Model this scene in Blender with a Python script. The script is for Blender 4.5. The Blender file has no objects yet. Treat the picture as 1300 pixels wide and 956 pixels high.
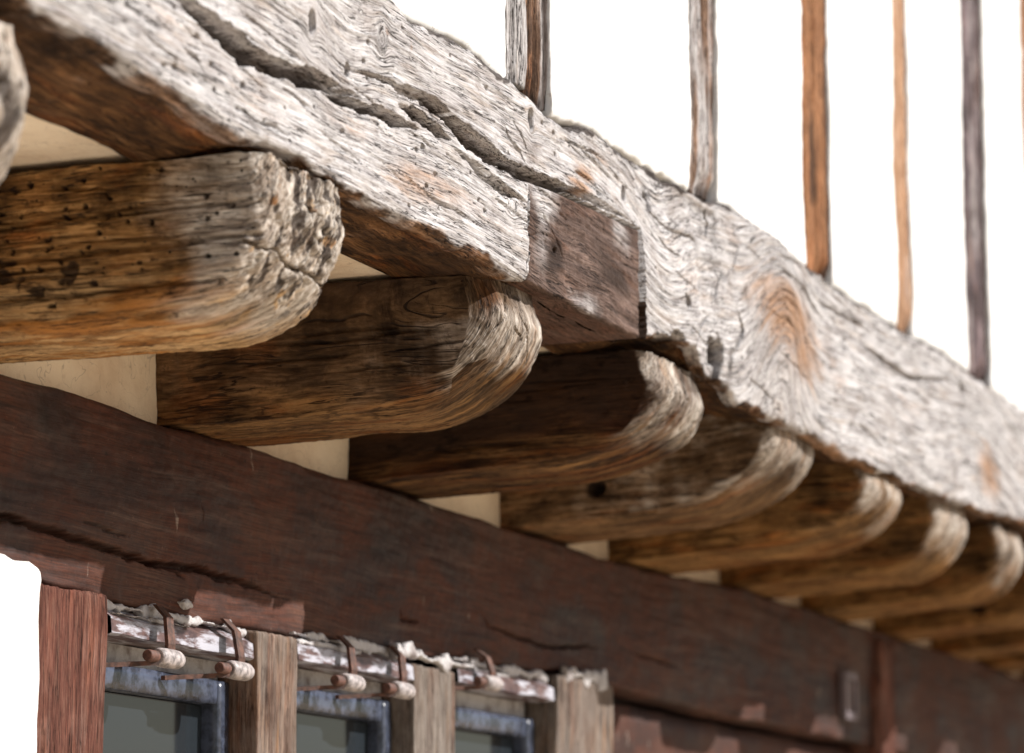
import bpy, math, random
import numpy as np
from mathutils import Matrix, Vector

scene = bpy.context.scene
col = scene.collection
random.seed(7)

# ------------------------------------------------------------------ camera
FPX = 4250.0                                   # focal length in photo pixels (photo 1300 wide)
PITCH = math.atan(767 / FPX)
YAW = math.atan(1700 / FPX * math.cos(PITCH))
CAM = np.array([0.0, -1.52, 1.6])
FW = np.array([math.cos(YAW) * math.cos(PITCH), math.sin(YAW) * math.cos(PITCH), math.sin(PITCH)])
RT = np.array([math.sin(YAW), -math.cos(YAW), 0.0])
UP = np.cross(RT, FW)
cd = bpy.data.cameras.new('camera')
cam = bpy.data.objects.new('camera', cd)
col.objects.link(cam)
cam.matrix_world = Matrix(((RT[0], UP[0], -FW[0], CAM[0]), (RT[1], UP[1], -FW[1], CAM[1]),
                           (RT[2], UP[2], -FW[2], CAM[2]), (0, 0, 0, 1)))
cd.sensor_width = 36.0
cd.lens = FPX / 1300 * 36.0
cd.shift_y = -45.0 / 1300
cd.clip_start = 0.05
cd.clip_end = 2000
cd.dof.use_dof = True
cd.dof.focus_distance = 4.15
cd.dof.aperture_fstop = 4.9
scene.camera = cam

# ------------------------------------------------------------------ light
L = Vector((-0.56, 1.0, -0.86)).normalized()   # direction the sunlight travels
sun_el = math.asin(-L.z)
w = bpy.data.worlds.new('World'); scene.world = w; w.use_nodes = True
nt = w.node_tree
sky = nt.nodes.new('ShaderNodeTexSky'); sky.sky_type = 'NISHITA'; sky.sun_disc = False
sky.sun_elevation = sun_el
sky.sun_rotation = math.atan2(-L.x, -L.y)       # azimuth of the sun, clockwise from +Y
sky.air_density = 1.0; sky.dust_density = 1.5
nt.links.new(sky.outputs[0], nt.nodes['Background'].inputs[0])
nt.nodes['Background'].inputs[1].default_value = 0.06
sd = bpy.data.lights.new('sun', 'SUN'); sd.energy = 4.8; sd.angle = math.radians(0.5); sd.color = (1.0, 0.965, 0.925)
so = bpy.data.objects.new('sun', sd); col.objects.link(so)
so.rotation_euler = L.to_track_quat('-Z', 'Y').to_euler()
vs = scene.view_settings
vs.view_transform = 'Standard'; vs.look = 'None'; vs.gamma = 1.0; vs.use_curve_mapping = False
vs.exposure = 0.47
scene.cycles.max_bounces = 8
scene.cycles.diffuse_bounces = 5

# ------------------------------------------------------------------ numpy helpers
def at(px, py, Y):
    """photo pixel -> world point on the plane y = Y"""
    d = FW + RT * (px - 650) / FPX - UP * (py - 433) / FPX
    return CAM + d * (Y - CAM[1]) / d[1]

def pl(pts, Y=0.0):
    a = np.array([at(p[0], p[1], Y) for p in pts])
    return a[:, [0, 2]]

def hsh(i, j, k, s):
    h = (i * 374761393 + j * 668265263 + k * 2147483647 + s * 1274126177) & 0xffffffff
    h = ((h ^ (h >> 13)) * 1274126177) & 0xffffffff
    h = ((h ^ (h >> 15)) * 2246822519) & 0xffffffff
    return ((h ^ (h >> 16)) & 0xffffff) / float(0xffffff)

def vn(x, y, z, s=0):
    x = np.asarray(x, float); y = np.asarray(y, float) + 0 * x; z = np.asarray(z, float) + 0 * x
    xi = np.floor(x).astype(np.int64); yi = np.floor(y).astype(np.int64); zi = np.floor(z).astype(np.int64)
    fx = x - xi; fy = y - yi; fz = z - zi
    fx = fx * fx * (3 - 2 * fx); fy = fy * fy * (3 - 2 * fy); fz = fz * fz * (3 - 2 * fz)
    def c(a, b, d): return hsh(xi + a, yi + b, zi + d, s)
    x00 = c(0,0,0) * (1-fx) + c(1,0,0) * fx; x10 = c(0,1,0) * (1-fx) + c(1,1,0) * fx
    x01 = c(0,0,1) * (1-fx) + c(1,0,1) * fx; x11 = c(0,1,1) * (1-fx) + c(1,1,1) * fx
    y0 = x00 * (1-fy) + x10 * fy; y1 = x01 * (1-fy) + x11 * fy
    return (y0 * (1-fz) + y1 * fz) * 2 - 1

def fbm(x, y, z, s=0, o=4):
    r = 0; a = 1.0; t = 0
    for i in range(o):
        r = r + a * vn(x, y, z, s + i * 17); t += a
        x = np.asarray(x) * 2.03; y = np.asarray(y) * 2.03; z = np.asarray(z) * 2.03; a *= 0.5
    return r / t * 1.6

def sst(a, b, x):
    t = np.clip((x - a) / (b - a), 0, 1); return t * t * (3 - 2 * t)

def polydist(u, v, P):
    """distance to a polyline, its parameter 0..1 and the signed side (positive above)"""
    best = np.full(u.shape, 1e9); par = np.zeros(u.shape); sg = np.zeros(u.shape)
    seg = np.hypot(*(P[1:] - P[:-1]).T); cum = np.concatenate([[0], np.cumsum(seg)]); tot = cum[-1]
    for i in range(len(P) - 1):
        a, b = P[i], P[i+1]; d = b - a; q = d @ d + 1e-12
        t = np.clip(((u - a[0]) * d[0] + (v - a[1]) * d[1]) / q, 0, 1)
        dx = u - a[0] - t * d[0]; dy = v - a[1] - t * d[1]; r = np.hypot(dx, dy)
        m = r < best
        best = np.where(m, r, best); par = np.where(m, (cum[i] + t * seg[i]) / tot, par)
        sg = np.where(m, np.sign(d[0] * dy - d[1] * dx), sg)
    return best, par, sg

# ------------------------------------------------------------------ object helpers
def tag(o, label=None, cat=None, group=None, kind=None):
    if label: o['label'] = label
    if cat: o['category'] = cat
    if group: o['group'] = group
    if kind: o['kind'] = kind
    return o

def empty(name, loc):
    o = bpy.data.objects.new(name, None); col.objects.link(o); o.location = loc
    o.empty_display_size = 0.05
    return o

def npmesh(name, V, F, mat, parent=None, grain=None, wear_shade=None, smooth=True):
    """V (n,3), F (m,4) or list of arrays; world coordinates"""
    me = bpy.data.meshes.new(name)
    V = np.asarray(V, np.float32)
    org = np.zeros(3)
    if parent is None:
        org = np.array([(V[:,0].min() + V[:,0].max()) / 2, (V[:,1].min() + V[:,1].max()) / 2, V[:,2].min()])
    else:
        org = np.array(parent_origin(parent))
    V = V - org
    F = np.asarray(F, np.int32); k = F.shape[1]
    me.vertices.add(len(V)); me.vertices.foreach_set('co', V.astype(np.float32).ravel())
    me.loops.add(F.size); me.loops.foreach_set('vertex_index', F.ravel())
    me.polygons.add(len(F))
    me.polygons.foreach_set('loop_start', np.arange(0, F.size, k, dtype=np.int32))
    if smooth: me.polygons.foreach_set('use_smooth', np.ones(len(F), bool))
    me.update(calc_edges=True)
    if not smooth: me.shade_flat()
    if grain is not None:
        a = me.attributes.new('grain', 'FLOAT_VECTOR', 'POINT'); a.data.foreach_set('vector', grain.astype(np.float32).ravel())
    if wear_shade is not None:
        a = me.attributes.new('wear_shade', 'FLOAT_COLOR', 'POINT')
        c = np.ones((len(V), 4), np.float32); c[:, :3] = wear_shade; a.data.foreach_set('color', c.ravel())
    me.materials.append(mat)
    o = bpy.data.objects.new(name, me); col.objects.link(o)
    if parent is not None: o.parent = parent
    else: o.location = org
    return o

def parent_origin(p):
    t = np.array(p.location)
    while p.parent is not None:
        p = p.parent; t = t + np.array(p.location)
    return t

def boxgrid(xs, ys, zs):
    """surface lattice of a box; returns V, F (quads, outward)"""
    xs, ys, zs = map(np.asarray, (xs, ys, zs)); nx, ny, nz = len(xs), len(ys), len(zs)
    def q(I, J, K, flip):
        ids = (I * ny + J) * nz + K
        a, b, c, d = ids[:-1,:-1], ids[1:,:-1], ids[1:,1:], ids[:-1,1:]
        f = np.stack([a, b, c, d] if not flip else [a, d, c, b], -1).reshape(-1, 4)
        return f
    i, j, k = np.arange(nx), np.arange(ny), np.arange(nz)
    fs = []
    I, K = np.meshgrid(i, k, indexing='ij')
    fs.append(q(I, 0*I, K, False)); fs.append(q(I, 0*I + ny-1, K, True))
    I, J = np.meshgrid(i, j, indexing='ij')
    fs.append(q(I, J, 0*I, True)); fs.append(q(I, J, 0*I + nz-1, False))
    J, K = np.meshgrid(j, k, indexing='ij')
    fs.append(q(0*J, J, K, True)); fs.append(q(0*J + nx-1, J, K, False))
    F = np.concatenate(fs)
    u, inv = np.unique(F, return_inverse=True)
    F = inv.reshape(F.shape)
    x = xs[u // (ny*nz)]; y = ys[(u // nz) % ny]; z = zs[u % nz]
    return np.stack([x, y, z], 1).astype(float), F

def lin(a, b, step):
    return np.linspace(a, b, max(2, int(round(abs(b - a) / step)) + 1))

def normals(V, F):
    a = V[F[:,2]] - V[F[:,0]]; b = V[F[:,3]] - V[F[:,1]]
    n = np.cross(a, b); N = np.zeros_like(V)
    for c in range(4): 
        for ax in range(3): N[:, ax] += np.bincount(F[:, c], n[:, ax], len(V))
    return N / (np.linalg.norm(N, axis=1, keepdims=True) + 1e-12)

def roundbox(V, lo, hi, r, flat=0.):
    lo = np.array(lo); hi = np.array(hi); r = np.array(r)
    P = np.clip(V, lo + r, hi - r)
    D = (V - P) / r
    n = np.linalg.norm(D, axis=1, keepdims=True)
    # points on the surface of a box: normalise so edges become quarter rounds
    m = np.max(np.abs(D), axis=1, keepdims=True)
    n = n * (1 - flat) + np.abs(D).sum(1, keepdims=True) * flat
    D = np.where(n > 1e-9, D / np.maximum(n, 1e-9) * m, D)
    return P + D * r

# ------------------------------------------------------------------ materials
def mat_new(name):
    m = bpy.data.materials.new(name); m.use_nodes = True
    return m, m.node_tree, m.node_tree.nodes['Principled BSDF']

class N:
    def __init__(s, nt): s.nt = nt
    def add(s, t, **k):
        n = s.nt.nodes.new(t)
        for a, b in k.items(): setattr(n, a, b)
        return n
    def link(s, a, b): s.nt.links.new(a, b)
    def _set(s, sock, v):
        if isinstance(v, (int, float)): sock.default_value = v
        elif isinstance(v, tuple): sock.default_value = v
        else: s.link(v, sock)
    def math(s, op, a, b=0.0, c=None, clamp=False):
        n = s.add('ShaderNodeMath', operation=op); n.use_clamp = clamp
        s._set(n.inputs[0], a); s._set(n.inputs[1], b)
        if c is not None: s._set(n.inputs[2], c)
        return n.outputs[0]
    def noise(s, vec, scale, detail=4, rough=0.55, dist=0.0, out=0):
        n = s.add('ShaderNodeTexNoise'); n.inputs['Scale'].default_value = scale
        n.inputs['Detail'].default_value = detail; n.inputs['Roughness'].default_value = rough
        n.inputs['Distortion'].default_value = dist
        s.link(vec, n.inputs['Vector']); return n.outputs[out]
    def vor(s, vec, scale, feat='F1', out='Distance', rnd=1.0):
        n = s.add('ShaderNodeTexVoronoi', feature=feat); n.inputs['Scale'].default_value = scale
        n.inputs['Randomness'].default_value = rnd
        s.link(vec, n.inputs['Vector']); return n.outputs[out]
    def scale(s, vec, sc, off=(0,0,0)):
        n = s.add('ShaderNodeMapping'); n.inputs['Scale'].default_value = sc; n.inputs['Location'].default_value = off
        s.link(vec, n.inputs['Vector']); return n.outputs[0]
    def mix(s, f, a, b, bt='MIX'):
        n = s.add('ShaderNodeMix', data_type='RGBA', blend_type=bt)
        s._set(n.inputs[0], f)
        for i, v in ((6, a), (7, b)):
            if isinstance(v, tuple): n.inputs[i].default_value = (*v, 1) if len(v) == 3 else v
            else: s.link(v, n.inputs[i])
        return n.outputs[2]
    def ramp(s, f, stops):
        n = s.add('ShaderNodeValToRGB'); r = n.color_ramp
        while len(r.elements) < len(stops): r.elements.new(0.5)
        for e, (p, c) in zip(r.elements, stops):
            e.position = p; e.color = (*c, 1) if isinstance(c, tuple) else (c, c, c, 1)
        s.link(f, n.inputs[0]); return n.outputs[0]
    def ss(s, x, a, b, lo=0.0, hi=1.0):
        n = s.add('ShaderNodeMapRange', interpolation_type='SMOOTHSTEP')
        s.link(x, n.inputs[0]); n.inputs[1].default_value = a; n.inputs[2].default_value = b
        n.inputs[3].default_value = lo; n.inputs[4].default_value = hi
        return n.outputs[0]
    def attr(s, name, out='Vector'):
        n = s.add('ShaderNodeAttribute', attribute_name=name); return n.outputs[out]

def wood(name, brown, grey, stain=(0.38, 0.17, 0.06), fine=1.0, holes=1.0, checks=1.0, rough=0.82, bumpk=1.0, wobk=.003, var=1.0, straw=None, comb=0.7, grit=0.5):
    """old oak: 'grain' = (along, across, across2) in metres, 'wear' = (bleach, warm tint, dark stain and painted shade)"""
    m, nt, bs = mat_new(name); n = N(nt)
    g = n.attr('grain'); wv = n.attr('wear_shade', 'Color')
    sep = n.add('ShaderNodeSeparateColor'); n.link(wv, sep.inputs[0])
    bleach, warm, dark = sep.outputs[0], sep.outputs[1], sep.outputs[2]
    # wobble of the fibres
    wob = n.noise(n.scale(g, (14, 45, 45)), 1.0, 3, 0.5, out=1)
    sub = n.add('ShaderNodeVectorMath', operation='SUBTRACT'); n.link(wob, sub.inputs[0]); sub.inputs[1].default_value = (.5, .5, .5)
    sc = n.add('ShaderNodeVectorMath', operation='MULTIPLY'); n.link(sub.outputs[0], sc.inputs[0]); sc.inputs[1].default_value = (0, wobk, wobk)
    ad = n.add('ShaderNodeVectorMath', operation='ADD'); n.link(g, ad.inputs[0]); n.link(sc.outputs[0], ad.inputs[1])
    gg = ad.outputs[0]
    f1 = n.noise(n.scale(gg, (30, 620 * fine, 620 * fine)), 1.0, 5, 0.62)        # fibres
    f2 = n.noise(n.scale(gg, (7, 130 * fine, 130 * fine)), 1.0, 5, 0.65)          # growth rings
    big = n.noise(n.scale(g, (3.5, 14, 14)), 1.0, 4, 0.6)                          # patches along the grain
    blot = n.noise(g, 11.0, 5, 0.62)
    # drying checks: thin long ridged lines, in patches
    cn = n.noise(n.scale(gg, (9, 300, 300), (3, 7, 1)), 1.0, 2.0, 0.5)
    ridge = n.math('ABSOLUTE', n.math('SUBTRACT', cn, 0.5))
    cmask = n.ss(n.noise(n.scale(g, (9, 55, 55), (9, 2, 4)), 1.0, 3, 0.55), 0.43, 0.55)
    chk = n.math('MULTIPLY', n.ss(ridge, 0.008, 0.024, 1.0, 0.0), cmask)
    cn2 = n.noise(n.scale(gg, (4, 120, 120), (13, 5, 8)), 1.0, 2.0, 0.5)
    ridge2 = n.math('ABSOLUTE', n.math('SUBTRACT', cn2, 0.5))
    cmask2 = n.ss(n.noise(n.scale(g, (9, 30, 30), (1, 12, 3)), 1.0, 3, 0.55), 0.53, 0.62)
    chk2 = n.math('MULTIPLY', n.ss(ridge2, 0.003, 0.018, 1.0, 0.0), cmask2)
    chk = n.math('MULTIPLY', n.math('MAXIMUM', chk, chk2), checks)
    # worm holes
    v = n.add('ShaderNodeTexVoronoi', feature='F1'); v.inputs['Scale'].default_value = 85
    tc = n.add('ShaderNodeTexCoord'); n.link(tc.outputs['Object'], v.inputs['Vector'])
    hr = n.add('ShaderNodeSeparateColor'); n.link(v.outputs['Color'], hr.inputs[0])
    hsel = n.math('GREATER_THAN', hr.outputs[0], 0.62)
    hsz = n.math('MULTIPLY_ADD', hr.outputs[1], 0.12, 0.05)
    hole = n.math('MULTIPLY', n.math('LESS_THAN', v.outputs['Distance'], hsz), hsel)
    hm = n.ss(n.noise(tc.outputs['Object'], 9.0, 3, 0.6), 0.45, 0.62)
    hole = n.math('MULTIPLY', n.math('MULTIPLY', hole, hm), holes, clamp=True)
    if holes > 2: hsel.node.inputs[1].default_value = 0.45
    # colour
    bmix = n.math('MULTIPLY_ADD', f1, 0.55, n.math('MULTIPLY', f2, 0.45))
    cb = n.ramp(bmix, [(0.34, brown[0]), (0.50, brown[1]), (0.64, brown[2])])
    mid = n.noise(n.scale(g, (9, 60, 60), (5, 1, 2)), 1.0, 4, 0.65)
    tone = n.math('MULTIPLY_ADD', blot, 0.45, n.math('MULTIPLY_ADD', big, 0.30, n.math('MULTIPLY', mid, 0.25)))
    lo_, hi_ = 1 - .78 * var, 1 + .75 * var
    cb = n.mix(1.0, cb, n.ramp(tone, [(0.38, (lo_, lo_ * .93, lo_ * .88)), (0.49, (.85, .83, .80)), (0.60, (hi_, hi_ * .98, hi_ * .95))]), 'MULTIPLY')
    org = n.noise(n.scale(g, (6, 28, 28), (2, 9, 4)), 1.0, 4, 0.6)
    cb = n.mix(n.ss(org, 0.52, 0.68, 0.0, 0.6 * var), cb, n.mix(1.0, cb, (1.5, 0.95, 0.55), 'MULTIPLY'))
    cg = n.ramp(bmix, [(0.34, grey[0]), (0.46, grey[1]), (0.60, grey[2])])
    cg = n.mix(n.ss(big, 0.45, 0.72, 0.0, 0.45), cg, n.mix(1.0, cg, (0.66, 0.62, 0.60), 'MULTIPLY'))
    cg = n.mix(n.ss(mid, 0.52, 0.68, 0.0, 0.4), cg, n.mix(1.0, cg, (0.80, 0.66, 0.52), 'MULTIPLY'))
    cg = n.mix(n.ss(blot, 0.52, 0.66, 0.0, 0.5), cg, n.mix(1.0, cg, (0.62, 0.56, 0.52), 'MULTIPLY'))
    edge = n.math('MULTIPLY_ADD', n.math('SUBTRACT', f2, 0.5), comb, n.math('MULTIPLY_ADD', n.math('SUBTRACT', blot, 0.5), 1.2, bleach))
    bl = n.ss(edge, 0.15, 0.85)
    c = n.mix(bl, cb, cg)
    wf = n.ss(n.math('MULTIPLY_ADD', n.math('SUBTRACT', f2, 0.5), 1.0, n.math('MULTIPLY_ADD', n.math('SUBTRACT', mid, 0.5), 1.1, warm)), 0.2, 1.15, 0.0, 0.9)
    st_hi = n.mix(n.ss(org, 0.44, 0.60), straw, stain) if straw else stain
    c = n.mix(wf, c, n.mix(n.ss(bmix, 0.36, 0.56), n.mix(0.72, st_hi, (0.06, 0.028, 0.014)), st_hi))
    df = n.ss(n.math('MULTIPLY_ADD', n.math('SUBTRACT', blot, 0.5), 1.0, n.math('MULTIPLY_ADD', n.math('SUBTRACT', f2, 0.5), 0.6, dark)), 0.3, 0.85, 0.0, 0.85)
    c = n.mix(df, c, (0.028, 0.016, 0.011))
    gr1 = n.noise(n.scale(g, (60, 150, 150), (7, 7, 1)), 1.0, 6, 0.72)
    gr2 = n.noise(n.scale(g, (22, 48, 48), (1, 7, 7)), 1.0, 6, 0.7)
    c = n.mix(n.ss(gr1, 0.56, 0.68, 0.0, 0.75 * grit), c, (0.035, 0.020, 0.012))
    c = n.mix(n.ss(gr2, 0.56, 0.66, 0.0, 0.7 * grit), c, n.mix(1.0, c, (0.22, 0.19, 0.17), 'MULTIPLY'))
    c = n.mix(n.ss(gr1, 0.42, 0.32, 0.0, 0.45 * grit), c, n.mix(1.0, c, (1.7, 1.65, 1.6), 'MULTIPLY'))
    c = n.mix(n.math('MULTIPLY', chk, 0.93), c, (0.014, 0.008, 0.006))
    c = n.mix(hole, c, (0.012, 0.007, 0.005))
    n.link(c, bs.inputs['Base Color'])
    bs.inputs['Roughness'].default_value = rough
    bs.inputs['Specular IOR Level'].default_value = 0.14
    h = n.math('MULTIPLY_ADD', f1, 0.55, n.math('MULTIPLY', f2, 0.8))
    h = n.math('SUBTRACT', h, n.math('MULTIPLY', chk, 1.3))
    h = n.math('SUBTRACT', h, n.math('MULTIPLY', hole, 1.6))
    h = n.math('MULTIPLY_ADD', n.noise(tc.outputs['Object'], 160, 4, 0.6), 0.5, h)
    b = n.add('ShaderNodeBump'); b.inputs['Strength'].default_value = 1.0; b.inputs['Distance'].default_value = 0.0022 * bumpk
    n.link(h, b.inputs['Height']); n.link(b.outputs[0], bs.inputs['Normal'])
    return m

def sc3(c, k): return tuple(tuple(v * k for v in q) for q in c)
BROWN = ((0.016, 0.007, 0.003), (0.080, 0.037, 0.014), (0.20, 0.102, 0.040))
GREY = ((0.045, 0.034, 0.032), (0.42, 0.392, 0.385), (0.66, 0.640, 0.635))
JGREY = ((0.050, 0.033, 0.023), (0.37, 0.305, 0.245), (0.74, 0.68, 0.61))
M_BEAM = wood('weathered_oak_beam', BROWN, GREY, holes=0.5, stain=(.42, .23, .12), grit=.45)
JK = dict(grey=JGREY, stain=(.36, .15, .035), straw=(.66, .42, .20), checks=0.9, bumpk=1.1, comb=.4, grit=1.0)
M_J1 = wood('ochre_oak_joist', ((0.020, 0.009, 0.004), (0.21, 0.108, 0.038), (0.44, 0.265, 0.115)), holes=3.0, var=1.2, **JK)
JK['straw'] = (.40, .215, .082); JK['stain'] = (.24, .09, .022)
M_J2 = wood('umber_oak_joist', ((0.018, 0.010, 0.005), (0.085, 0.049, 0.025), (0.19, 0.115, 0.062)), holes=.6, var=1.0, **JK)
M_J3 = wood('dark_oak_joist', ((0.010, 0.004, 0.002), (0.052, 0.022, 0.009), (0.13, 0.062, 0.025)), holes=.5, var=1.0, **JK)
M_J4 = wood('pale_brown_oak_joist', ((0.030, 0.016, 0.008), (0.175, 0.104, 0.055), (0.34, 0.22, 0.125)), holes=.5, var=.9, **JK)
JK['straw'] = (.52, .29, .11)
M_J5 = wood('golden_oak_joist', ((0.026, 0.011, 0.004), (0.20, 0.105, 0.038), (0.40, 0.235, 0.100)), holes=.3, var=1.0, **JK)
M_BLOCK = wood('repair_block_oak', ((0.034, 0.023, 0.019), (0.122, 0.079, 0.064), (0.225, 0.162, 0.138)), GREY, fine=1.2, holes=0.2, checks=1.0, var=.45, stain=(.20, .085, .05), comb=.3)
M_STUD_G = wood('grey_stud_oak', ((0.05, 0.025, 0.015), (0.19, 0.11, 0.07), (0.34, 0.22, 0.15)), GREY, holes=0.2, checks=1.0, grit=.9, comb=1.1, stain=(.30, .15, .08))
M_STUD_O = wood('orange_stud_oak', ((0.10, 0.038, 0.016), (0.29, 0.135, 0.062), (0.44, 0.23, 0.12)), GREY, var=.4, grit=.6, stain=(.36, .17, .07), holes=0.0, checks=0.4)
M_STUD_T = wood('tan_stud_oak', ((0.28, 0.14, 0.08), (0.47, 0.28, 0.17), (0.58, 0.38, 0.25)), GREY, var=.25, grit=.2, holes=0.0, checks=0.3)
M_STUD_P = wood('purple_grey_stud_oak', ((0.045, 0.030, 0.032), (0.115, 0.086, 0.094), (0.22, 0.165, 0.165)), GREY, holes=0.0, checks=0.5)
M_POST = wood('red_brown_post', ((0.035, 0.012, 0.009), (0.115, 0.042, 0.030), (0.21, 0.105, 0.078)), ((0.10, 0.065, 0.055), (0.20, 0.145, 0.12), (0.30, 0.235, 0.20)), var=.4, stain=(.22, .07, .04), holes=0.1, checks=1.0, bumpk=0.8)
M_POST_G = wood('grey_mullion', ((0.07, 0.035, 0.025), (0.17, 0.105, 0.08), (0.26, 0.18, 0.14)), ((0.06, 0.045, 0.038), (0.16, 0.13, 0.11), (0.26, 0.225, 0.195)), holes=0.0, checks=0.6, bumpk=0.6)

def lintel_mat():
    m, nt, bs = mat_new('dark_red_painted_timber'); n = N(nt)
    g = n.attr('grain'); tc = n.add('ShaderNodeTexCoord'); ob = tc.outputs['Object']
    f1 = n.noise(n.scale(g, (14, 420, 420)), 1.0, 4, 0.6)
    bl = n.noise(n.scale(ob, (.8, 1, 1.6)), 6.5, 6, 0.66)
    c = n.ramp(bl, [(0.30, (0.018, 0.008, 0.006)), (0.46, (0.046, 0.016, 0.010)), (0.58, (0.088, 0.028, 0.015)), (0.72, (0.075, 0.048, 0.038))])
    dr = n.noise(n.scale(ob, (22, 1, 3.2)), 1.0, 4, 0.6)
    c = n.mix(n.ss(dr, 0.54, 0.80, 0, 0.3), c, (0.10, 0.065, 0.05))
    c = n.mix(n.ss(dr, 0.28, 0.42, 0.35, 0.0), c, (0.022, 0.014, 0.012))
    du = n.noise(n.scale(ob, (2.2, 1, 4.5), (8, 3, 1)), 1.6, 5, 0.6)
    c = n.mix(n.ss(du, 0.50, 0.70, 0, .6), c, (0.115, 0.056, 0.036))
    fl = n.noise(n.scale(ob, (36, 5, 14), (2, 3, 4)), 1.0, 3, 0.6)
    c = n.mix(n.ss(fl, 0.70, 0.76, 0, 0.6), c, (0.42, 0.34, 0.28))
    lg = n.noise(n.scale(g, (3, 60, 60), (4, 2, 2)), 1.0, 5, 0.65)
    c = n.mix(n.ss(lg, 0.52, 0.70, 0, .55), c, (0.12, 0.070, 0.052)); c = n.mix(n.ss(lg, 0.44, 0.32, 0, .6), c, (0.016, 0.008, 0.006))
    c = n.mix(n.ss(f1, 0.42, 0.56, 0.5, 0.0), c, (0.02, 0.01, 0.008))
    sp = n.noise(ob, 120, 5, 0.7); c = n.mix(n.ss(sp, 0.66, 0.72, 0, .7), c, (0.22, 0.13, 0.09)); c = n.mix(n.ss(sp, 0.38, 0.32, 0, .7), c, (0.012, 0.006, 0.005))
    n.link(c, bs.inputs['Base Color'])
    n.link(n.ss(bl, 0.3, 0.7, 0.55, 0.85), bs.inputs['Roughness']); bs.inputs['Specular IOR Level'].default_value = .25
    b = n.add('ShaderNodeBump'); b.inputs['Strength'].default_value = 0.8; b.inputs['Distance'].default_value = 0.0012
    h = n.math('MULTIPLY_ADD', f1, 0.6, n.math('MULTIPLY', n.noise(ob, 60, 5, 0.65), 1.6))
    n.link(h, b.inputs['Height']); n.link(b.outputs[0], bs.inputs['Normal'])
    return m
M_LINTEL = lintel_mat()

def plaster_mat(name, base, dirt, amt=0.5, bump=0.002, sc=1.0):
    m, nt, bs = mat_new(name); n = N(nt)
    tc = n.add('ShaderNodeTexCoord'); ob = tc.outputs['Object']
    a = n.noise(ob, 5.0 * sc, 6, 0.62); b_ = n.noise(ob, 42 * sc, 5, 0.6)
    c = n.mix(n.ss(a, 0.42, 0.75, 0.0, amt), base, dirt)
    c = n.mix(n.ss(b_, 0.58, 0.75, 0.0, amt * 0.6), c, dirt)
    v = n.noise(n.scale(ob, (1, 1, 1), (4, 4, 4)), 14, 3, 0.5, 1.0)
    cr = n.ss(n.math('ABSOLUTE', n.math('SUBTRACT', v, 0.5)), 0.001, 0.006, 0.35, 0.0)
    c = n.mix(cr, c, (0.25, 0.18, 0.13))
    n.link(c, bs.inputs['Base Color']); bs.inputs['Roughness'].default_value = 0.92
    bs.inputs['Specular IOR Level'].default_value = 0.2
    b = n.add('ShaderNodeBump'); b.inputs['Strength'].default_value = 0.9; b.inputs['Distance'].default_value = bump
    n.link(n.math('MULTIPLY_ADD', b_, 0.6, n.math('MULTIPLY', a, 2.0)), b.inputs['Height'])
    n.link(b.outputs[0], bs.inputs['Normal'])
    return m
M_WHITE = plaster_mat('white_limewash', (0.86, 0.855, 0.84), (0.78, 0.74, 0.68), 0.35)
M_CREAM = plaster_mat('cream_plaster', (0.90, 0.76, 0.58), (0.62, 0.46, 0.32), 0.8, 0.005)
M_MORTAR = plaster_mat('white_mortar_smear', (0.56, 0.54, 0.54), (0.24, 0.20, 0.19), 1.0, 0.004, 6.0)

def simple(name, colr, rough=0.6, metal=0.0, var=0.35, sc=30.0, bump=0.0006, spec=0.5):
    m, nt, bs = mat_new(name); n = N(nt)
    tc = n.add('ShaderNodeTexCoord'); a = n.noise(tc.outputs['Object'], sc, 6, 0.65)
    dk = tuple(x * (1 - var) for x in colr)
    n.link(n.mix(n.ss(a, 0.35, 0.65), dk, colr), bs.inputs['Base Color'])
    bs.inputs['Roughness'].default_value = rough; bs.inputs['Metallic'].default_value = metal
    bs.inputs['Specular IOR Level'].default_value = spec
    b = n.add('ShaderNodeBump'); b.inputs['Distance'].default_value = bump; b.inputs['Strength'].default_value = 0.8
    n.link(a, b.inputs['Height']); n.link(b.outputs[0], bs.inputs['Normal'])
    return m
M_IRON = simple('rusty_iron', (0.13, 0.055, 0.035), 0.7, 0.1, 0.7, 90, 0.0012)
M_ROLL = simple('worn_white_painted_roller', (0.50, 0.44, 0.43), 0.5, 0, 0.65, 110)
M_PIN = simple('rusty_pin_end', (0.15, 0.065, 0.045), 0.7, 0, 0.6, 120)
M_BLUE = simple('glossy_blue_grey_paint', (0.075, 0.09, 0.135), 0.25, 0, 0.75, 45, 0.0012, 0.6)
M_HEAD = simple('brown_window_head_paint', (0.13, 0.072, 0.064), 0.45, 0, 0.5, 40, 0.0015)
def head_mat():
    m, nt, bs = mat_new('worn_window_head_paint'); n = N(nt)
    tc = n.add('ShaderNodeTexCoord'); ob = tc.outputs['Object']
    a = n.noise(n.scale(ob, (14, 60, 60)), 1.0, 5, 0.65); b_ = n.noise(ob, 55, 5, 0.65)
    c = n.mix(n.ss(b_, .35, .65), (0.06, 0.03, 0.028), (0.15, 0.085, 0.075))
    c = n.mix(n.ss(a, .46, .60, 0, .9), c, (0.50, 0.50, 0.56))
    n.link(c, bs.inputs['Base Color']); bs.inputs['Roughness'].default_value = .38
    b = n.add('ShaderNodeBump'); b.inputs['Distance'].default_value = .002; n.link(a, b.inputs['Height']); n.link(b.outputs[0], bs.inputs['Normal'])
    return m
M_HEAD2 = head_mat()
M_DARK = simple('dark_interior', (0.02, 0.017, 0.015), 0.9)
M_GLASS, _nt, _b = mat_new('dark_window_glass')
_b.inputs['Base Color'].default_value = (0.02, 0.025, 0.03, 1); _b.inputs['Roughness'].default_value = 0.08
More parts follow.
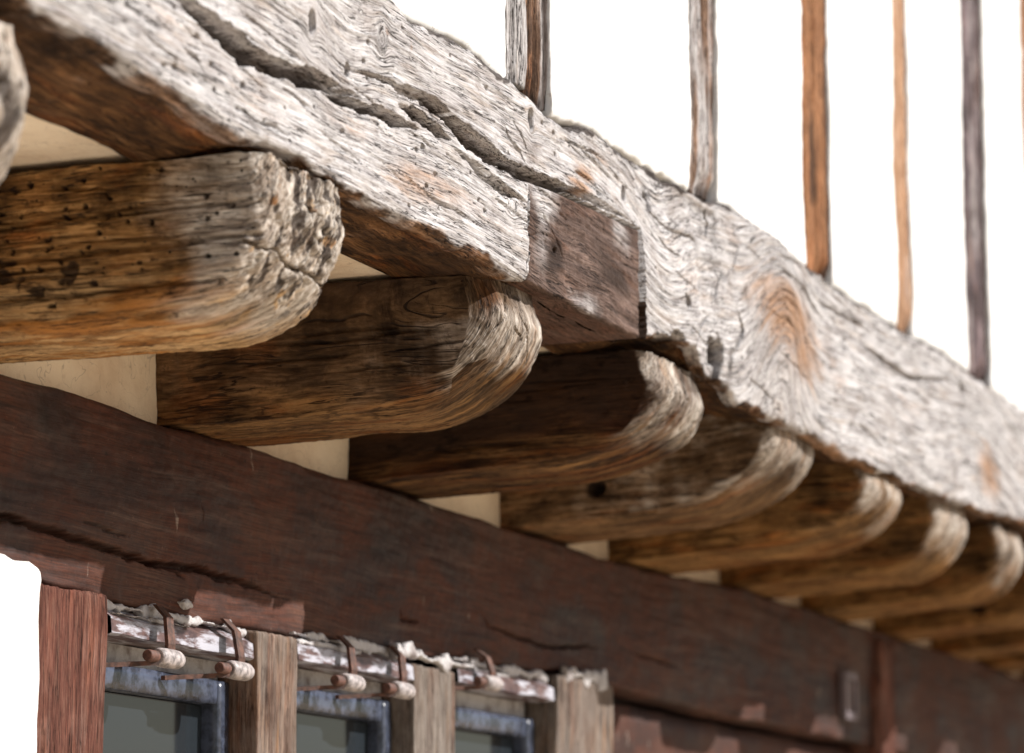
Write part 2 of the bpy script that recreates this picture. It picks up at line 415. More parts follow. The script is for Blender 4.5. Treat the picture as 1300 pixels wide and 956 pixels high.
M_BACK = simple('rubble_backing', (0.20, 0.15, 0.11), 0.95, 0, 0.6, 20, 0.004)
M_GROUND = plaster_mat('pale_stone_paving', (0.50, 0.41, 0.30), (0.36, 0.29, 0.21), 0.7, 0.01, 0.3)
M_FACADE = plaster_mat('warm_street_facade', (0.55, 0.42, 0.28), (0.42, 0.31, 0.20), 0.6, 0.005, 0.3)
M_ROOF = simple('clay_roof_tile', (0.35, 0.15, 0.08), 0.9, 0, 0.5, 4, 0.02)

# ------------------------------------------------------------------ street (setting)
g_ = npmesh('ground', *boxgrid([-300, 300], [-300, 300], [-0.3, 0.0]), M_GROUND, smooth=False)
tag(g_, kind='structure')

# ------------------------------------------------------------------ the jetty beam
Z_TOP, Z_BOT = 2.698, 2.440
def curve(pts, Y=0.0):
    P = pl(pts, Y); o = np.argsort(P[:, 0]); P = P[o]
    return lambda x: np.interp(x, P[:, 0], P[:, 1])
top_c = curve([(440,-45),(470,-22),(500,0),(530,25),(560,40),(600,58),(640,95),(690,132),(720,155),(760,165),(805,200),(850,225),(905,252),(930,262),(960,285),(1000,318),(1045,352),(1100,388),(1150,420),(1200,448),(1250,484),(1300,522)])
bot_c = curve([(20,-2),(60,20),(110,52),(160,82),(210,112),(250,138),(290,170),(340,184),(390,205),(437,240),(480,262),(540,292),(600,322),(640,345),(668,360),(815,430),(840,425),(880,440),(905,478),(925,488),(940,512),(985,532),(1020,548),(1060,575),(1130,603),(1200,634),(1250,650),(1300,664)])

def make_beam():
    xa = np.concatenate([lin(.6, 2.4, .03)[:-1], lin(2.4, 2.55, .006)[:-1], lin(2.55, 5.2, .0016)[:-1], lin(5.2, 7.2, .0032)[:-1], lin(7.2, 10.5, .03)])
    zs = lin(0, 1, 0.0016 / 0.258); ys = np.concatenate([lin(0, .03, .003)[:-1], lin(.03, .16, .006)])
    V, F = boxgrid(xa, ys, zs)
    x = V[:, 0].copy(); y = V[:, 1].copy(); t = V[:, 2].copy()
    zb = bot_c(x) + .0035 * fbm(x * 22, 0, 0, 5); zt = top_c(x) + .003 * fbm(x * 30, 3, 0, 6)
    yb = y / .16
    zb2 = zb * (1 - sst(0, 1, yb)) + (Z_BOT - .001) * sst(0, 1, yb)
    z = zb2 + (zt - zb2) * t
    front = sst(.05, .0, y)      # 1 on the front face
    isf = (y < 1e-6)
    # --- grain coordinate: z with swirls
    def px(a, b): q = at(a, b, 0); return q[0], q[2]
    gz = z.copy()
    def arch(cx_, cz_, w_, h_, A):
        nonlocal gz
        e = np.exp(-((x - cx_) / w_) ** 2 - ((z - cz_) / h_) ** 2)
        gz = gz - A * e
    X0, Z0 = px(985, 430); arch(X0, Z0, .13, .16, .13)
    X0, Z0 = px(850, 330); arch(X0 - .02, Z0, .14, .12, -.055)
    X0, Z0 = px(440, 80); arch(X0, Z0, .07, .07, -.016)
    X0, Z0 = px(1240, 600); arch(X0, Z0, .25, .12, .06)
    gz = gz + .014 * fbm(x * 1.6, z * 3, 0, 31, 3) + .0025 * fbm(x * 7, z * 14, 0, 33, 3)
    knots = [(484, 50, .014, .018), (395, 30, .012, .02), (676, 155, .01, .014), (798, 246, .010, .014),
             (1243, 612, .022, .018), (650, 262, .015, .012)]
    ring = np.zeros_like(x)
    for kx, kz, ra, rb in knots:
        X0, Z0 = px(kx, kz); r = np.sqrt(((x - X0) / ra) ** 2 + ((z - Z0) / rb) ** 2)
        e = np.exp(-(r / 1.5) ** 2)
        gz = gz - (z - Z0) * 0.75 * e
        k2 = sst(1.15, .6, r); gz = gz * (1 - k2) + (r * rb * .8 + Z0) * k2
        ring = np.maximum(ring, k2)
    # --- front relief (metres, positive = outward)
    d = .007 * fbm(x * 2.2, z * 6, 1, 11, 3) + .0010 * fbm(x * 3, gz * 90, 1, 12, 3) + .0009 * fbm(x * 6, gz * 320, 1, 13, 2)
    d += .0003 * fbm(x * 120, z * 120, 2, 15, 2)
    X0, Z0 = px(985, 420); d += .020 * np.exp(-((x - X0) / .13) ** 2 - ((z - Z0) / .1) ** 2); d -= .010 * np.exp(-((x - px(900, 400)[0]) / .05) ** 2)
    depth = np.zeros_like(x)
    def groove(pts, hw, dp, step=0.0, wob=.25):
        nonlocal depth, d
        P = pl(pts, 0.0)
        m = (x > P[:, 0].min() - .08) & (x < P[:, 0].max() + .08) & (y < .04)
        if not m.any(): return
        xx = x[m]; zz = z[m] + .0022 * fbm(xx * 40, z[m] * 40, 0, int(pts[0][0]) + 3, 3)
        r, p, s = polydist(xx, zz, P)
        taper = np.minimum(1, 3.2 * np.minimum(p, 1 - p)) ** .9
        ww = hw * taper * (1.05 + wob * fbm(xx * 25, 0, 0, int(pts[0][0]), 2) + .22 * fbm(xx * 95, zz * 60, 0, int(pts[0][0]) + 1, 3)) + 1e-6
        k = sst(1.06, .82, r / ww)
        dd = np.zeros_like(x); dd[m] = dp * taper * k * (1 + .25 * fbm(xx * 30, zz * 200, 4, 9, 2))
        depth = np.maximum(depth, dd)
        if step:
            # wood above the split stands a little proud, wood below falls back
            q = np.where(s > 0, 1, -1) * step * np.exp(-r / .03) * taper
            d[m] += q
    groove([(190,-40),(215,-20),(236,2),(258,22),(278,37),(300,55),(318,68),(352,86),(382,95),(402,102),(420,108),(440,118),(462,124)], .0112, .030, .003)
    groove([(402,100),(425,122),(452,133),(480,140),(497,147),(520,156),(545,168)], .0075, .022, .002)
    groove([(438,84),(462,93),(487,102),(521,118),(549,133),(573,152),(594,178),(621,199),(645,212),(663,222),(694,232),(729,243),(774,264),(812,286)], .0075, .022, .003)
    groove([(560,140),(578,158),(594,175),(612,190),(634,205),(650,215)], .0115, .026, .002)
    groove([(508,130),(538,149),(556,163),(580,181)], .0060, .020, .002)
    groove([(575,182),(604,210),(625,230),(645,243),(668,257)], .0050, .014, .002)
    groove([(596,198),(618,220),(635,232),(655,246)], .0030, .010, .001)
    groove([(1085,428),(1106,445),(1134,466),(1155,480),(1182,482),(1203,483),(1217,494)], .0048, .014, .001)
    groove([(1030,378),(1058,393),(1092,411),(1113,428)], .0030, .010)
    groove([(905,262),(908,285),(906,305)], .0035, .010)
    groove([(672,215),(668,262),(670,310),(666,356)], .0028, .018)
    groove([(637,155),(642,170),(660,195),(668,215)], .0022, .012)
    groove([(650,150),(662,172),(672,200)], .0018, .008)
    groove([(930,385),(940,420),(925,460)], .0040, .018)
    groove([(955,340),(975,320),(985,312)], .0024, .010)
    groove([(915,365),(930,335),(940,305)], .0024, .012)
    groove([(905,395),(912,365),(918,340)], .0022, .010)
    groove([(880,440),(890,415),(905,400)], .0040, .020)
    groove([(820,262),(850,288),(880,300),(900,318)], .0022, .010)
    groove([(835,300),(852,318),(868,330)], .0018, .010)
    groove([(960,372),(972,352),(988,345),(1004,356),(1018,384)], .0022, .008)
    groove([(963,400),(974,384),(987,378),(998,388),(1006,410)], .0026, .010)
    groove([(938,392),(945,372),(960,342),(985,326),(1010,334),(1030,360),(1040,392)], .0022, .009)
    groove([(952,440),(958,410),(966,385),(985,368),(1002,380),(1012,420)], .0020, .008)
    groove([(1000,348),(1018,368),(1036,396),(1048,410)], .0032, .012)
    groove([(968,450),(974,425),(984,405),(996,425),(1000,460)], .0018, .007)
    groove([(925,300),(938,290),(955,285)], .0020, .008)
    groove([(700,170),(730,180),(770,200),(800,222)], .0016, .006)
    groove([(700,262),(735,268),(780,292)], .0020, .006)
    groove([(730,215),(742,224),(756,230)], .0026, .010)
    groove([(230,60),(250,72),(262,95)], .0018, .008)
    groove([(300,130),(330,152),(352,160),(372,172)], .0020, .007)
    groove([(530,235),(560,255),(590,272),(612,290)], .0018, .007)
    for i in range(60):                              # short random checks following the grain
        a = random.uniform(120, 1290); tt = random.uniform(.08, .92)
        q = at(a, 300, 0)[0]; zc = bot_c(q) * (1 - tt) + top_c(q) * tt
        ln = random.uniform(.02, .09)
        P = [(q + ln * s, zc - .12 * ln * s + random.uniform(-.002, .002)) for s in (-1, -.5, 0, .5, 1)]
        P = np.array(P); m = (np.abs(x - q) < ln + .02) & (y < .03) & (np.abs(z - zc) < .06)
        if not m.any(): continue
        sl = (gz[m]); r, p, s = polydist(x[m], z[m], P)
        w_ = random.uniform(.0008, .0018); dd = np.zeros_like(x)
        dd[m] = random.uniform(.003, .007) * sst(1.3, .5, r / w_) * np.minimum(1, 5 * np.minimum(p, 1 - p))
        depth = np.maximum(depth, dd)
    def pit(a, b, rx, rz, dp, pw=1.0):
        nonlocal depth
        X0, Z0 = px(a, b); r = np.sqrt(((x - X0) / rx) ** 2 + ((z - Z0) / rz) ** 2) * (1 + .25 * fbm(x * 60, z * 60, 0, int(a), 2))
        depth = np.maximum(depth, dp * sst(1.15, .55, r) * (y < .05))
    pit(395, 30, .0085, .014, .035); pit(797, 245, .006, .011, .03); pit(829, 256, .010, .014, .010)
    pit(676, 153, .009, .012, .03); pit(441, 88, .008, .009, .012); pit(960, 232, .005, .005, .01)
    pit(858, 432, .030, .014, .040); pit(912, 462, .016, .030, .055); pit(905, 445, .014, .02, .03)
    pit(1222, 492, .02, .012, .02); pit(870, 385, .012, .008, .012)
    for i in range(90):
        a = random.uniform(180, 1290); q = at(a, 300, 0)[0]; tt = random.uniform(.06, .94)
        zc = bot_c(q) * (1 - tt) + top_c(q) * tt; r0 = random.uniform(.0012, .0032)
        m = (np.abs(x - q) < .012) & (np.abs(z - zc) < .012) & (y < .03)
        r = np.hypot((x[m] - q) / (r0 * 1.8), (z[m] - zc) / r0)
        dd = np.zeros_like(x); dd[m] = .014 * sst(1.2, .5, r); depth = np.maximum(depth, dd)
    # smooth scarf facet behind the grey area right of the block
    sc_ = pl([(820,216),(905,262),(903,300),(824,250)], 0.0)
    X0, Z0 = sc_.mean(0)
    fac = sst(.012, -.002, np.abs(x - X0) - .17) * sst(.010, -.002, np.abs(z - Z0 - (x - X0) * -.02) - .022)
    d -= .006 * fac
    # arris rounding, more eroded at the lower arris on the left
    er = .006 + .006 * (fbm(x * 6, 0, 0, 77, 3)) + .005 * sst(3.5, 3.0, x) + .004
    zl = z - zb; zu = zt - z
    rb_ = np.clip(er, .004, .04)
    d -= rb_ * (1 - np.sqrt(np.clip(1 - np.clip(1 - zl / rb_, 0, 1) ** 2, 0, 1))) * .9
    ru = np.clip(.010 + .008 * fbm(x * 9, 0, 0, 78, 3), .003, .03)
    d -= ru * (1 - np.sqrt(np.clip(1 - np.clip(1 - zu / ru, 0, 1) ** 2, 0, 1)))
    # notch for the repair block
    BX0, BX1 = 3.918, 4.357
    nb = (x > BX0) & (x < BX1) & (z < block_top(x) - .001)
    cavx = BX1 + .008 + .005 * fbm(z * 30, 0, 0, 881, 3) - .5 * np.clip(z - 2.462, 0, 1)
    nb = nb | ((x > BX0) & (x < cavx) & (z < 2.500 + .006 * fbm(x * 60, 0, 0, 882, 2)))
    d = np.where(nb, -.042, d); depth = np.where(nb, 0, depth)
    up = nb & (y > .0)
    # apply
    Y = y - (d - depth) * front
    V2 = np.stack([x, Y, z], 1)
    # lift underside over the block
    under = (t < 1e-6)
    V2[under & (x > BX0) & (x < BX1), 2] += .012
    V2[under, 2] += .0035 * fbm(x[under] * 12, y[under] * 30, 0, 51, 3)
    # attributes
    wear_shade = np.zeros((len(x), 3))
    lowedge = sst(.0, .009, zl + .006 * fbm(x * 18, 0, 0, 91, 3))
    bleach = np.where(y < .02, 1.0, .0) * (.25 + .75 * lowedge)
    bleach = bleach * (1 - .35 * sst(.006, .02, depth))
    bleach = np.where(t >= 1 - 1e-6, .6, bleach)
    warm = np.zeros_like(x)
    def spot(a, b, rx, rz, k):
        nonlocal warm
        X0, Z0 = px(a, b); warm = np.maximum(warm, k * np.exp(-((x - X0) / rx) ** 2 - ((z - Z0) / rz) ** 2))
    spot(745, 222, .045, .014, 1.0); spot(330, 110, .14, .02, .45); spot(640, 130, .10, .02, .4); spot(1060, 480, .10, .04, .5); spot(1150, 520, .12, .03, .45); spot(880, 360, .10, .03, .5); spot(560, 235, .16, .02, .75); spot(530, 230, .09, .03, .7); spot(735,235,.06,.012,1.0); spot(205, 20, .04, .02, .4); spot(450, 165, .1, .015, .45); spot(770, 200, .08, .012, .5); spot(930, 300, .06, .02, .45); spot(990, 400, .19, .065, 1.2); spot(1012, 445, .16, .06, .95); spot(860, 330, .12, .03, .35); spot(1060, 575, .25, .012, .6); spot(1255, 600, .10, .06, 1.0)
    spot(1100, 540, .05, .02, .35); spot(340, 145, .12, .01, .45); spot(230, 60, .06, .02, .35); spot(490, 40, .01, .008, .7); spot(520, 60, .006, .006, .9)
    spot(600, 260, .08, .018, .5); spot(1290, 600, .1, .08, .3)
    warm = warm * (y < .02) + (y >= .02) * (.15 + .3 * fbm(x * 5, y * 30, 0, 66, 3)) + (1 - lowedge) * (y < .02) * .4
    dark = .70 * sst(.006, .02, depth) + 1.0 * nb + .9 * sst(.012, .003, zt - z + .006 * fbm(x * 30, 0, 0, 79, 3)) * (y < .02)  # shade painted into splits and notch; dark stain along the top edge
    def dsp(a, b, rx, rz, k):
        nonlocal dark
        X0, Z0 = px(a, b); dark = np.maximum(dark, k * np.exp(-((x - X0) / rx) ** 2 - ((z - Z0) / rz) ** 2) * (y < .03))
    dsp(1180, 570, .05, .05, .45); dsp(1100, 520, .04, .03, .35); dsp(1140, 460, .05, .02, .4); dsp(1240, 600, .04, .05, .5); dsp(600, 200, .3, .012, .35); dsp(890, 300, .10, .04, .5); dsp(395, 45, .10, .03, .35); dsp(480, 55, .05, .02, .5); dsp(690, 200, .08, .02, .35); dsp(930, 430, .08, .05, .4); dsp(1045, 380, .06, .03, .45); dsp(829, 256, .02, .022, .7); dsp(860, 262, .12, .02, .35); dsp(925, 462, .02, .04, .8); dsp(960, 390, .012, .012, .5); dsp(985, 375, .06, .04, .35)
    dsp(1205, 405, .03, .012, .3); dsp(1110, 585, .05, .02, .2); dsp(905, 440, .02, .03, .5)
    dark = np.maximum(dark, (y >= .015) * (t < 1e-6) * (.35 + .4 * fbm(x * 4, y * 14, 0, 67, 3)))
    wear_shade[:, 0] = bleach; wear_shade[:, 1] = np.clip(warm, 0, 1); wear_shade[:, 2] = np.clip(dark, 0, 1)
    edge_ = (x > BX1 - .004) & (x < cavx + .0045) & (z < block_top(x) + .002) & (y < .03)
    wear_shade[edge_, 0] = 0; wear_shade[edge_, 2] = 1.3  # slot beside the block painted dark as shade
    grain = np.stack([x, gz, Y], 1)
    o = npmesh('jetty_beam', V2, F, M_BEAM, grain=grain, wear_shade=wear_shade)
    tag(o, 'long silver-grey weathered oak beam with deep splits, laid across the ends of the row of joists', 'beam')
    return o

_bt = pl([(672, 226), (700, 236), (812, 288), (818, 292)], 0.0)
def block_top(x): return np.interp(x, _bt[:, 0], _bt[:, 1])
make_beam()

def make_block():
    X0, X1 = 3.921, 4.354
    V, F = boxgrid(lin(X0, X1, .0022), lin(.002, .15, .004), lin(0, 1, .012))
    x, y, t = V.T.copy()
    zb = 2.4365 + .002 * fbm(x * 15, 0, 0, 3) ; zt = block_top(x) - .004
    z = zb + (zt - zb) * t
    ft = sst(.03, .0, y - .002)
    # fibre slopes down to the right
    gz = z + .04 * (x - X0) + .01 * fbm(x * 5, z * 10, 0, 8, 3)
    d = .0016 * fbm(x * 10, gz * 90, 0, 21, 3) + .0008 * fbm(x * 100, z * 100, 0, 22, 2)
    e = np.minimum.reduce([x - X0, X1 - x, (z - zb), (zt - z)]); r = .004
    d -= r * (1 - np.sqrt(np.clip(1 - np.clip(1 - e / r, 0, 1) ** 2, 0, 1)))
    def px(a, b): q = at(a, b, 0); return q[0], q[2]
    q = px(706, 318); rr = np.hypot((x - q[0]) / .006, (z - q[1]) / .004); d -= .012 * sst(1.2, .5, rr)
    for P, w_, dp in (([(683,235),(700,250),(712,262)], .0016, .006), ([(690,270),(705,300),(718,328)], .0012, .005), ([(668,300),(690,296),(700,300)], .001, .004), ([(720,245),(712,270),(722,280)], .0012, .004)):
        rr, p, s = polydist(x, z, pl(P)); d -= dp * sst(1.3, .5, rr / w_)
    wear_shade = np.zeros((len(x), 3))
    def g(a, b, rx, rz): q = px(a, b); return np.exp(-((x - q[0]) / rx) ** 2 - ((z - q[1]) / rz) ** 2)
    f_ = (y < .0025)
    wear_shade[:, 0] = f_ * np.clip(.45 * g(745, 385, .06, .02) * 1.5 + .75 * g(690, 245, .07, .03) + .45 * g(690, 300, .03, .06) + .55 * g(790, 300, .05, .03), 0, 1) + (~f_) * .0
    wear_shade[:, 2] = f_ * np.clip(.85 * g(708, 322, .035, .035) + .85 * g(785, 355, .07, .025) + .5 * g(760, 310, .06, .03) + .4 * g(690, 340, .04, .03), 0, 1)
    wear_shade[:, 1] = f_ * .35 * g(760, 270, .09, .03) + (~f_) * .55
    o = npmesh('repair_block', np.stack([x, y - d * ft, z], 1), F, M_BLOCK, grain=np.stack([x, gz, y], 1), wear_shade=wear_shade)
    tag(o, 'darker purple-brown oak block let into the lower edge of the grey beam', 'wood block')
make_block()

# ------------------------------------------------------------------ joists
# front left X, width, skew of the back end, front y, z bottom, lower-edge chamfer, step
J = [
 (2.475, .175, .00, -.010, 2.240, .030, .0035),
 (3.140, .215, .00, -.004, 2.262, .020, .0019),
 (3.842, .200, .00,  .014, 2.264, .036, .0019),
 (4.450, .240, .00,  .006, 2.284, .022, .0023),
 (5.052, .260, .00,  .008, 2.290, .022, .0028),
 (5.566, .262, .01,  .008, 2.288, .020, .0032),
 (6.080, .268, .14,  .008, 2.292, .022, .0040),
 (6.570, .240, .20,  .012, 2.296, .020, .0050),
 (7.130, .220, .20,  .012, 2.300, .020, .0080),
 (7.660, .220, .20,  .012, 2.300, .020, .0100),
 (8.120, .220, .18,  .012, 2.300, .020, .0120),
 (8.640, .220, .18,  .012, 2.300, .020, .0150),
]
JL = [
 'cut-off dark grey joist end at the left edge, nearest the camera',
 'thickest joist in front, worm-holed orange-brown side and rough grey rounded end',
 'joist with a split pale edge and crisp chamfer, under the repair block\'s left end',
 'dark brown joist with a rounded end under the right end of the repair block',
 'brown joist with a round black bolt hole, right of the darkest joist',
 'blurred golden brown joist, first one right of the joist with the bolt hole',
 'blurred joist with a bright white rounded nose, second right of the bolt hole joist',
 'blurred joist with its end cut by the right edge of the photo, orange lower edge',
 'blurred brown joist deep in the row with a small dark hole low on its side',
 'far blurred joist seen as a thin strip between two small cream plaster gaps',
 'far blurred joist, second last strip at the lower right corner',
 'farthest joist of the row, at the lower right corner of the photo',
]

def make_joist(i):
    X0, W, skew, YF, ZB, ch, st = J[i]
    X1 = X0 + W; YB = .60; ZT = 2.4365; sd_ = 100 + i * 13
    V, F = boxgrid(lin(X0, X1, st), np.concatenate([lin(YF, YF + .3, st)[:-1], lin(YF + .3, YB, st * 2)]), lin(ZB, ZT, st))
    P = V.copy()
    P = roundbox(P, (X0, YF, ZB), (X1, YB + .2, ZT + .1), (ch, ch, ch), .75 if i == 2 else .5)
    kb = sst(.10, .34, V[:, 1])[:, None]; P = P * (1 - .85 * kb) + V * .85 * kb
    # round the nose: map the lower front corner rectangle to a quarter disc
    Ry, Rz = (.17, .140) if i != 1 else (.14, .14)
    if i == 2: Ry, Rz = .18, .14
    if i > 2: Ry, Rz = Ry * (1 + .28 * math.sin(i * 5.1)), Rz * (1 + .18 * math.sin(i * 3.3 + 1))
    a = np.clip((YF + Ry - P[:,1]) / Ry, 0, 1); b = np.clip((ZB + Rz - P[:,2]) / Rz, 0, 1)
    a2 = a * np.sqrt(1 - b*b/2); b2 = b * np.sqrt(1 - a*a/2)
    P[:,1] += (a - a2) * Ry; P[:,2] += (b - b2) * Rz
    # slight lean of the nose top
    P[:,1] += .018 * sst(ZT - .06, ZT, P[:,2]) * sst(.1, 0, P[:,1]) * (1 if i != 1 else .3)
    base = P.copy()
    x, y, z = P.T
    nrm = normals(P, F)
    # grain frame: along y, bending with the nose at the lower part
    px_, pz_ = X0 - .09, ZT + .05
    if i == 2: px_, pz_ = X0 - .30, ZT - .02
    wx = x + .006 * fbm(y * 4, x * 8, z * 8, sd_, 2); wz = z + .010 * fbm(y * 3, x * 8, z * 8, sd_ + 1, 2)
    rho = np.hypot(wx - px_, wz - pz_); th = np.arctan2(wz - pz_, wx - px_) * .03
    s = y + .45 * np.clip(ZB + Rz - z, 0, 1) * np.exp(-np.clip(y - YF, 0, 1) / .1)
    side = (nrm[:,0] < -.7)
    # relief
    nose = sst(.10, .015, y - YF) * sst(.7, .2, -nrm[:, 0])
    d = .0035 * fbm(x * 5, y * 4, z * 8, sd_ + 2, 3) + .0016 * fbm(y * 9, rho * 90, th * 200, sd_ + 3, 3)
    amp = .0024 if i == 1 else .0009
    d += nose * amp * (fbm(x * 70, y * 20, z * 45, sd_ + 4, 4) - .2)
    d += .0008 * fbm(x * 130, y * 130, z * 130, sd_ + 5, 2)
    if i == 1:
        e = sst(.10, .0, y - YF); q_ = np.abs(z - 2.338 + .06 * (x - 3.14) - .004 * fbm(x * 60, 0, 0, 557, 3)); d -= .010 * sst(1.3, .4, q_ / .002) * sst(.06, .03, y - YF); d += e * .0030 * fbm(x * 90, y * 60, z * 90, 555, 4) - .005 * e * sst(.3, .9, fbm(x * 30, y * 30, z * 30, 556, 3))
    # long splits on the left side, following the grain
    nsp = {1: 7, 2: 6, 3: 4}.get(i, 3)
    rs = random.Random(sd_)
    lm = nrm[:, 0] < -.3
    for k in range(nsp):
        zc = rs.uniform(ZB + .03, ZT - .02); ya = rs.uniform(YF, .25); yb = ya + rs.uniform(.08, .3); w_ = rs.uniform(.0012, .0028); sl = rs.uniform(-.06, .02)
        zz = zc + sl * (y - ya) + .004 * fbm(y * 9, k * 3.1, 0, sd_ + 30, 3)
        tp = np.clip(np.minimum(y - ya, yb - y) / .03, 0, 1)
        d -= lm * .006 * tp * sst(1.25, .5, np.abs(z - zz) / w_)
    for k in range(6 if i < 5 else 3):
        cx0 = X0 + W * rs.uniform(.3, .7); cz0 = ZB + rs.uniform(.10, .16); an = rs.uniform(0, 6.28); ln = rs.uniform(.03, .09)
        P_ = np.array([(cx0 + math.cos(an) * ln * q + rs.uniform(-.003, .003), cz0 + math.sin(an) * ln * q + rs.uniform(-.003, .003)) for q in (0, .35, .7, 1)])
        r_, p_, s_ = polydist(x, z, P_)
        d -= sst(.09, .03, y - YF) * (nrm[:, 0] > -.75) * .009 * (1 - p_) ** .6 * sst(1.3, .5, r_ / (.0018 * (1.1 - p_)))
    wear_shade = np.zeros((len(x), 3))
    if i == 1:
        for yy0, zc, w_ in ((-.01, 2.345, .003), (-.01, 2.300, .0022), (.02, 2.385, .002), (-.01, 2.268, .002)):
            zz = zc + .03 * (y - 0) * -1 + .004 * fbm(y * 10, zc * 50, 0, 71, 3)
            tp = np.clip((y - yy0) / .03, 0, 1)
            d -= lm * .008 * tp * sst(1.25, .5, np.abs(z - zz) / w_)
        for k in range(42):                                   # woodworm and old nail holes
            yc = rs.uniform(.01, .42); zc = rs.uniform(ZB + .06, ZT - .01); r0 = rs.choice([.0019, .0022, .0025, .0030])
            rr = np.hypot(y - yc, z - zc); d -= lm * .007 * sst(1.3, .6, rr / r0); wear_shade[:, 2] = np.maximum(wear_shade[:, 2], lm * 1.5 * sst(1.4, .9, rr / r0))
        for yc, zc, ra, rb in ((.23, 2.318, .014, .012), (.315, 2.318, .016, .016), (.27, 2.30, .010, .007), (.34, 2.27, .008, .006)):
            rr = np.hypot((y - yc) / ra, (z - zc) / rb) * (1 + .9 * fbm(y * 75, z * 95, 0, 8, 4)) + .25
            wear_shade[:, 2] = np.maximum(wear_shade[:, 2], lm * 1.1 * sst(1.5, .5, rr)); d -= lm * .004 * sst(1.2, .5, rr)
    if i == 2:                                                # split near the bottom of the nose
        q = np.abs(z - (2.262 - .06 * (x - X0) / W + .30 * np.clip(YF + .07 - y, 0, .2)))
        d -= .010 * sst(1.2, .5, q / .0022) * sst(.17, .10, y) * (x > X0 + .01)
    if i == 4:
        rr = np.hypot((y - .322) / .0135, (z - 2.338) / .0115); d -= lm * .035 * sst(1.15, .8, rr); wear_shade[:, 2] = np.maximum(wear_shade[:, 2], lm * sst(1.9, .9, rr))
    if i == 8:
        rr = np.hypot((y - .22) / .016, (z - 2.33) / .008); d -= lm * .02 * sst(1.2, .7, rr); wear_shade[:, 2] = np.maximum(wear_shade[:, 2], lm * sst(1.9, .9, rr))
    rel = fbm(x * 70, y * 20, z * 45, sd_ + 4, 4)
    wear_shade[:, 2] = np.maximum(wear_shade[:, 2], nose * (1.0 if i == 1 else .5) * sst(.0, -.45, rel))
    wear_shade[:, 1] = np.maximum(wear_shade[:, 1], nose * .9 * sst(.45, .7, fbm(x * 60, y * 60, z * 60, sd_ + 44, 3))) if i < 2 else wear_shade[:, 1]
    P = base + nrm * d[:, None]
    P[:, 0] += skew * np.clip(base[:, 1], 0, 1) / .49
    P[:, 2] -= (ZB - (2.270 if X0 < 5.9 else 2.288)) * np.clip((base[:, 1] - .12) / .37, 0, 1) * sst(ZT - .02, ZB + .1, base[:, 2]) * (ZB > 2.27)
    # wear
    n1 = fbm(x * 9, y * 9, z * 22, sd_ + 8, 3)
    if i == 0: bl = 0
    reach = {0: .15, 1: .085, 2: .012, 3: .02, 4: .03}.get(i, .02)
    bl = sst(reach + .09, reach - .05, y - YF + .04 * n1) * (.85 + .3 * fbm(x * 25, y * 25, z * 25, sd_ + 40, 3))
    if i == 1: bl = np.maximum(bl * 1.0, .60 * sst(.22, .03, y + .05 * n1) * sst(2.26, 2.32, z) * sst(2.42, 2.37, z))
    if i == 2: bl = np.maximum(bl, .42 * sst(.30, .03, y) * lm * sst(.07, .03, np.abs(z - 2.33)))
    if i == 4: bl = np.maximum(bl, .50 * lm * sst(.45, .3, y))
    if i in (5, 8): bl = np.maximum(bl, .22 * lm)
    low = sst(ZB + .075, ZB + .025, base[:, 2] + .010 * n1) if i == 1 else sst(ZB + .050, ZB + .022, base[:, 2] + .006 * n1) * (.75 + .35 * fbm(x * 8, y * 5, z * 8, sd_ + 41, 2)); under = sst(.3, .8, -nrm[:, 2])  # straw tint towards the bottom edge and on the underside
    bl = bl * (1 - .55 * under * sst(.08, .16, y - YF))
    topd = sst(ZT - .07, ZT - .005, base[:, 2])  # darker tone towards the top of the side
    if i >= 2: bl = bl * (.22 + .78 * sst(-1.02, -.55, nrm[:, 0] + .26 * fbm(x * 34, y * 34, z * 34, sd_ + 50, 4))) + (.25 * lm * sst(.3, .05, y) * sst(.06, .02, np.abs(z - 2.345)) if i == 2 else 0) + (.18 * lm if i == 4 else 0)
    wear_shade[:, 0] = np.clip(bl, 0, 1)
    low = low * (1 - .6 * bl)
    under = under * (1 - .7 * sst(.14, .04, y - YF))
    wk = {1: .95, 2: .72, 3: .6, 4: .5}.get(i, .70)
    if i == 0: wear_shade[:, 2] += .75 * sst(-.5, .5, fbm(x * 30, y * 30, z * 30, sd_ + 70, 4)); dk = .0
    if i >= 2: wear_shade[:, 1] += nose * .55 * sst(.1, .8, fbm(x * 55, y * 8, z * 12, sd_ + 60, 3))
    wear_shade[:, 1] = np.clip(wear_shade[:, 1] + wk * np.maximum(low, under) + .22 * (n1 + .3) * (i == 1) , 0, 1)
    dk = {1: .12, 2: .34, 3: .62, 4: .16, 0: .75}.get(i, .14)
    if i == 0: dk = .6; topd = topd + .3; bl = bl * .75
    wear_shade[:, 2] = np.clip(np.maximum(wear_shade[:, 2], (dk + .35 * topd) * (1 - bl) * (1 - .6 * low) * (1 + .6 * fbm(x * 6, y * 7, z * 14, sd_ + 9, 3))), 0, 1)
    o = npmesh('joist', P, F, {1: M_J1, 2: M_J2, 3: M_J3, 4: M_J4}.get(i, M_J5), grain=np.stack([s + i * 3.7, rho + i * .61, th + i * .37], 1), wear_shade=wear_shade)
    tag(o, JL[i], 'joist', 'joists projecting under the beam')
for i in range(len(J)): make_joist(i)

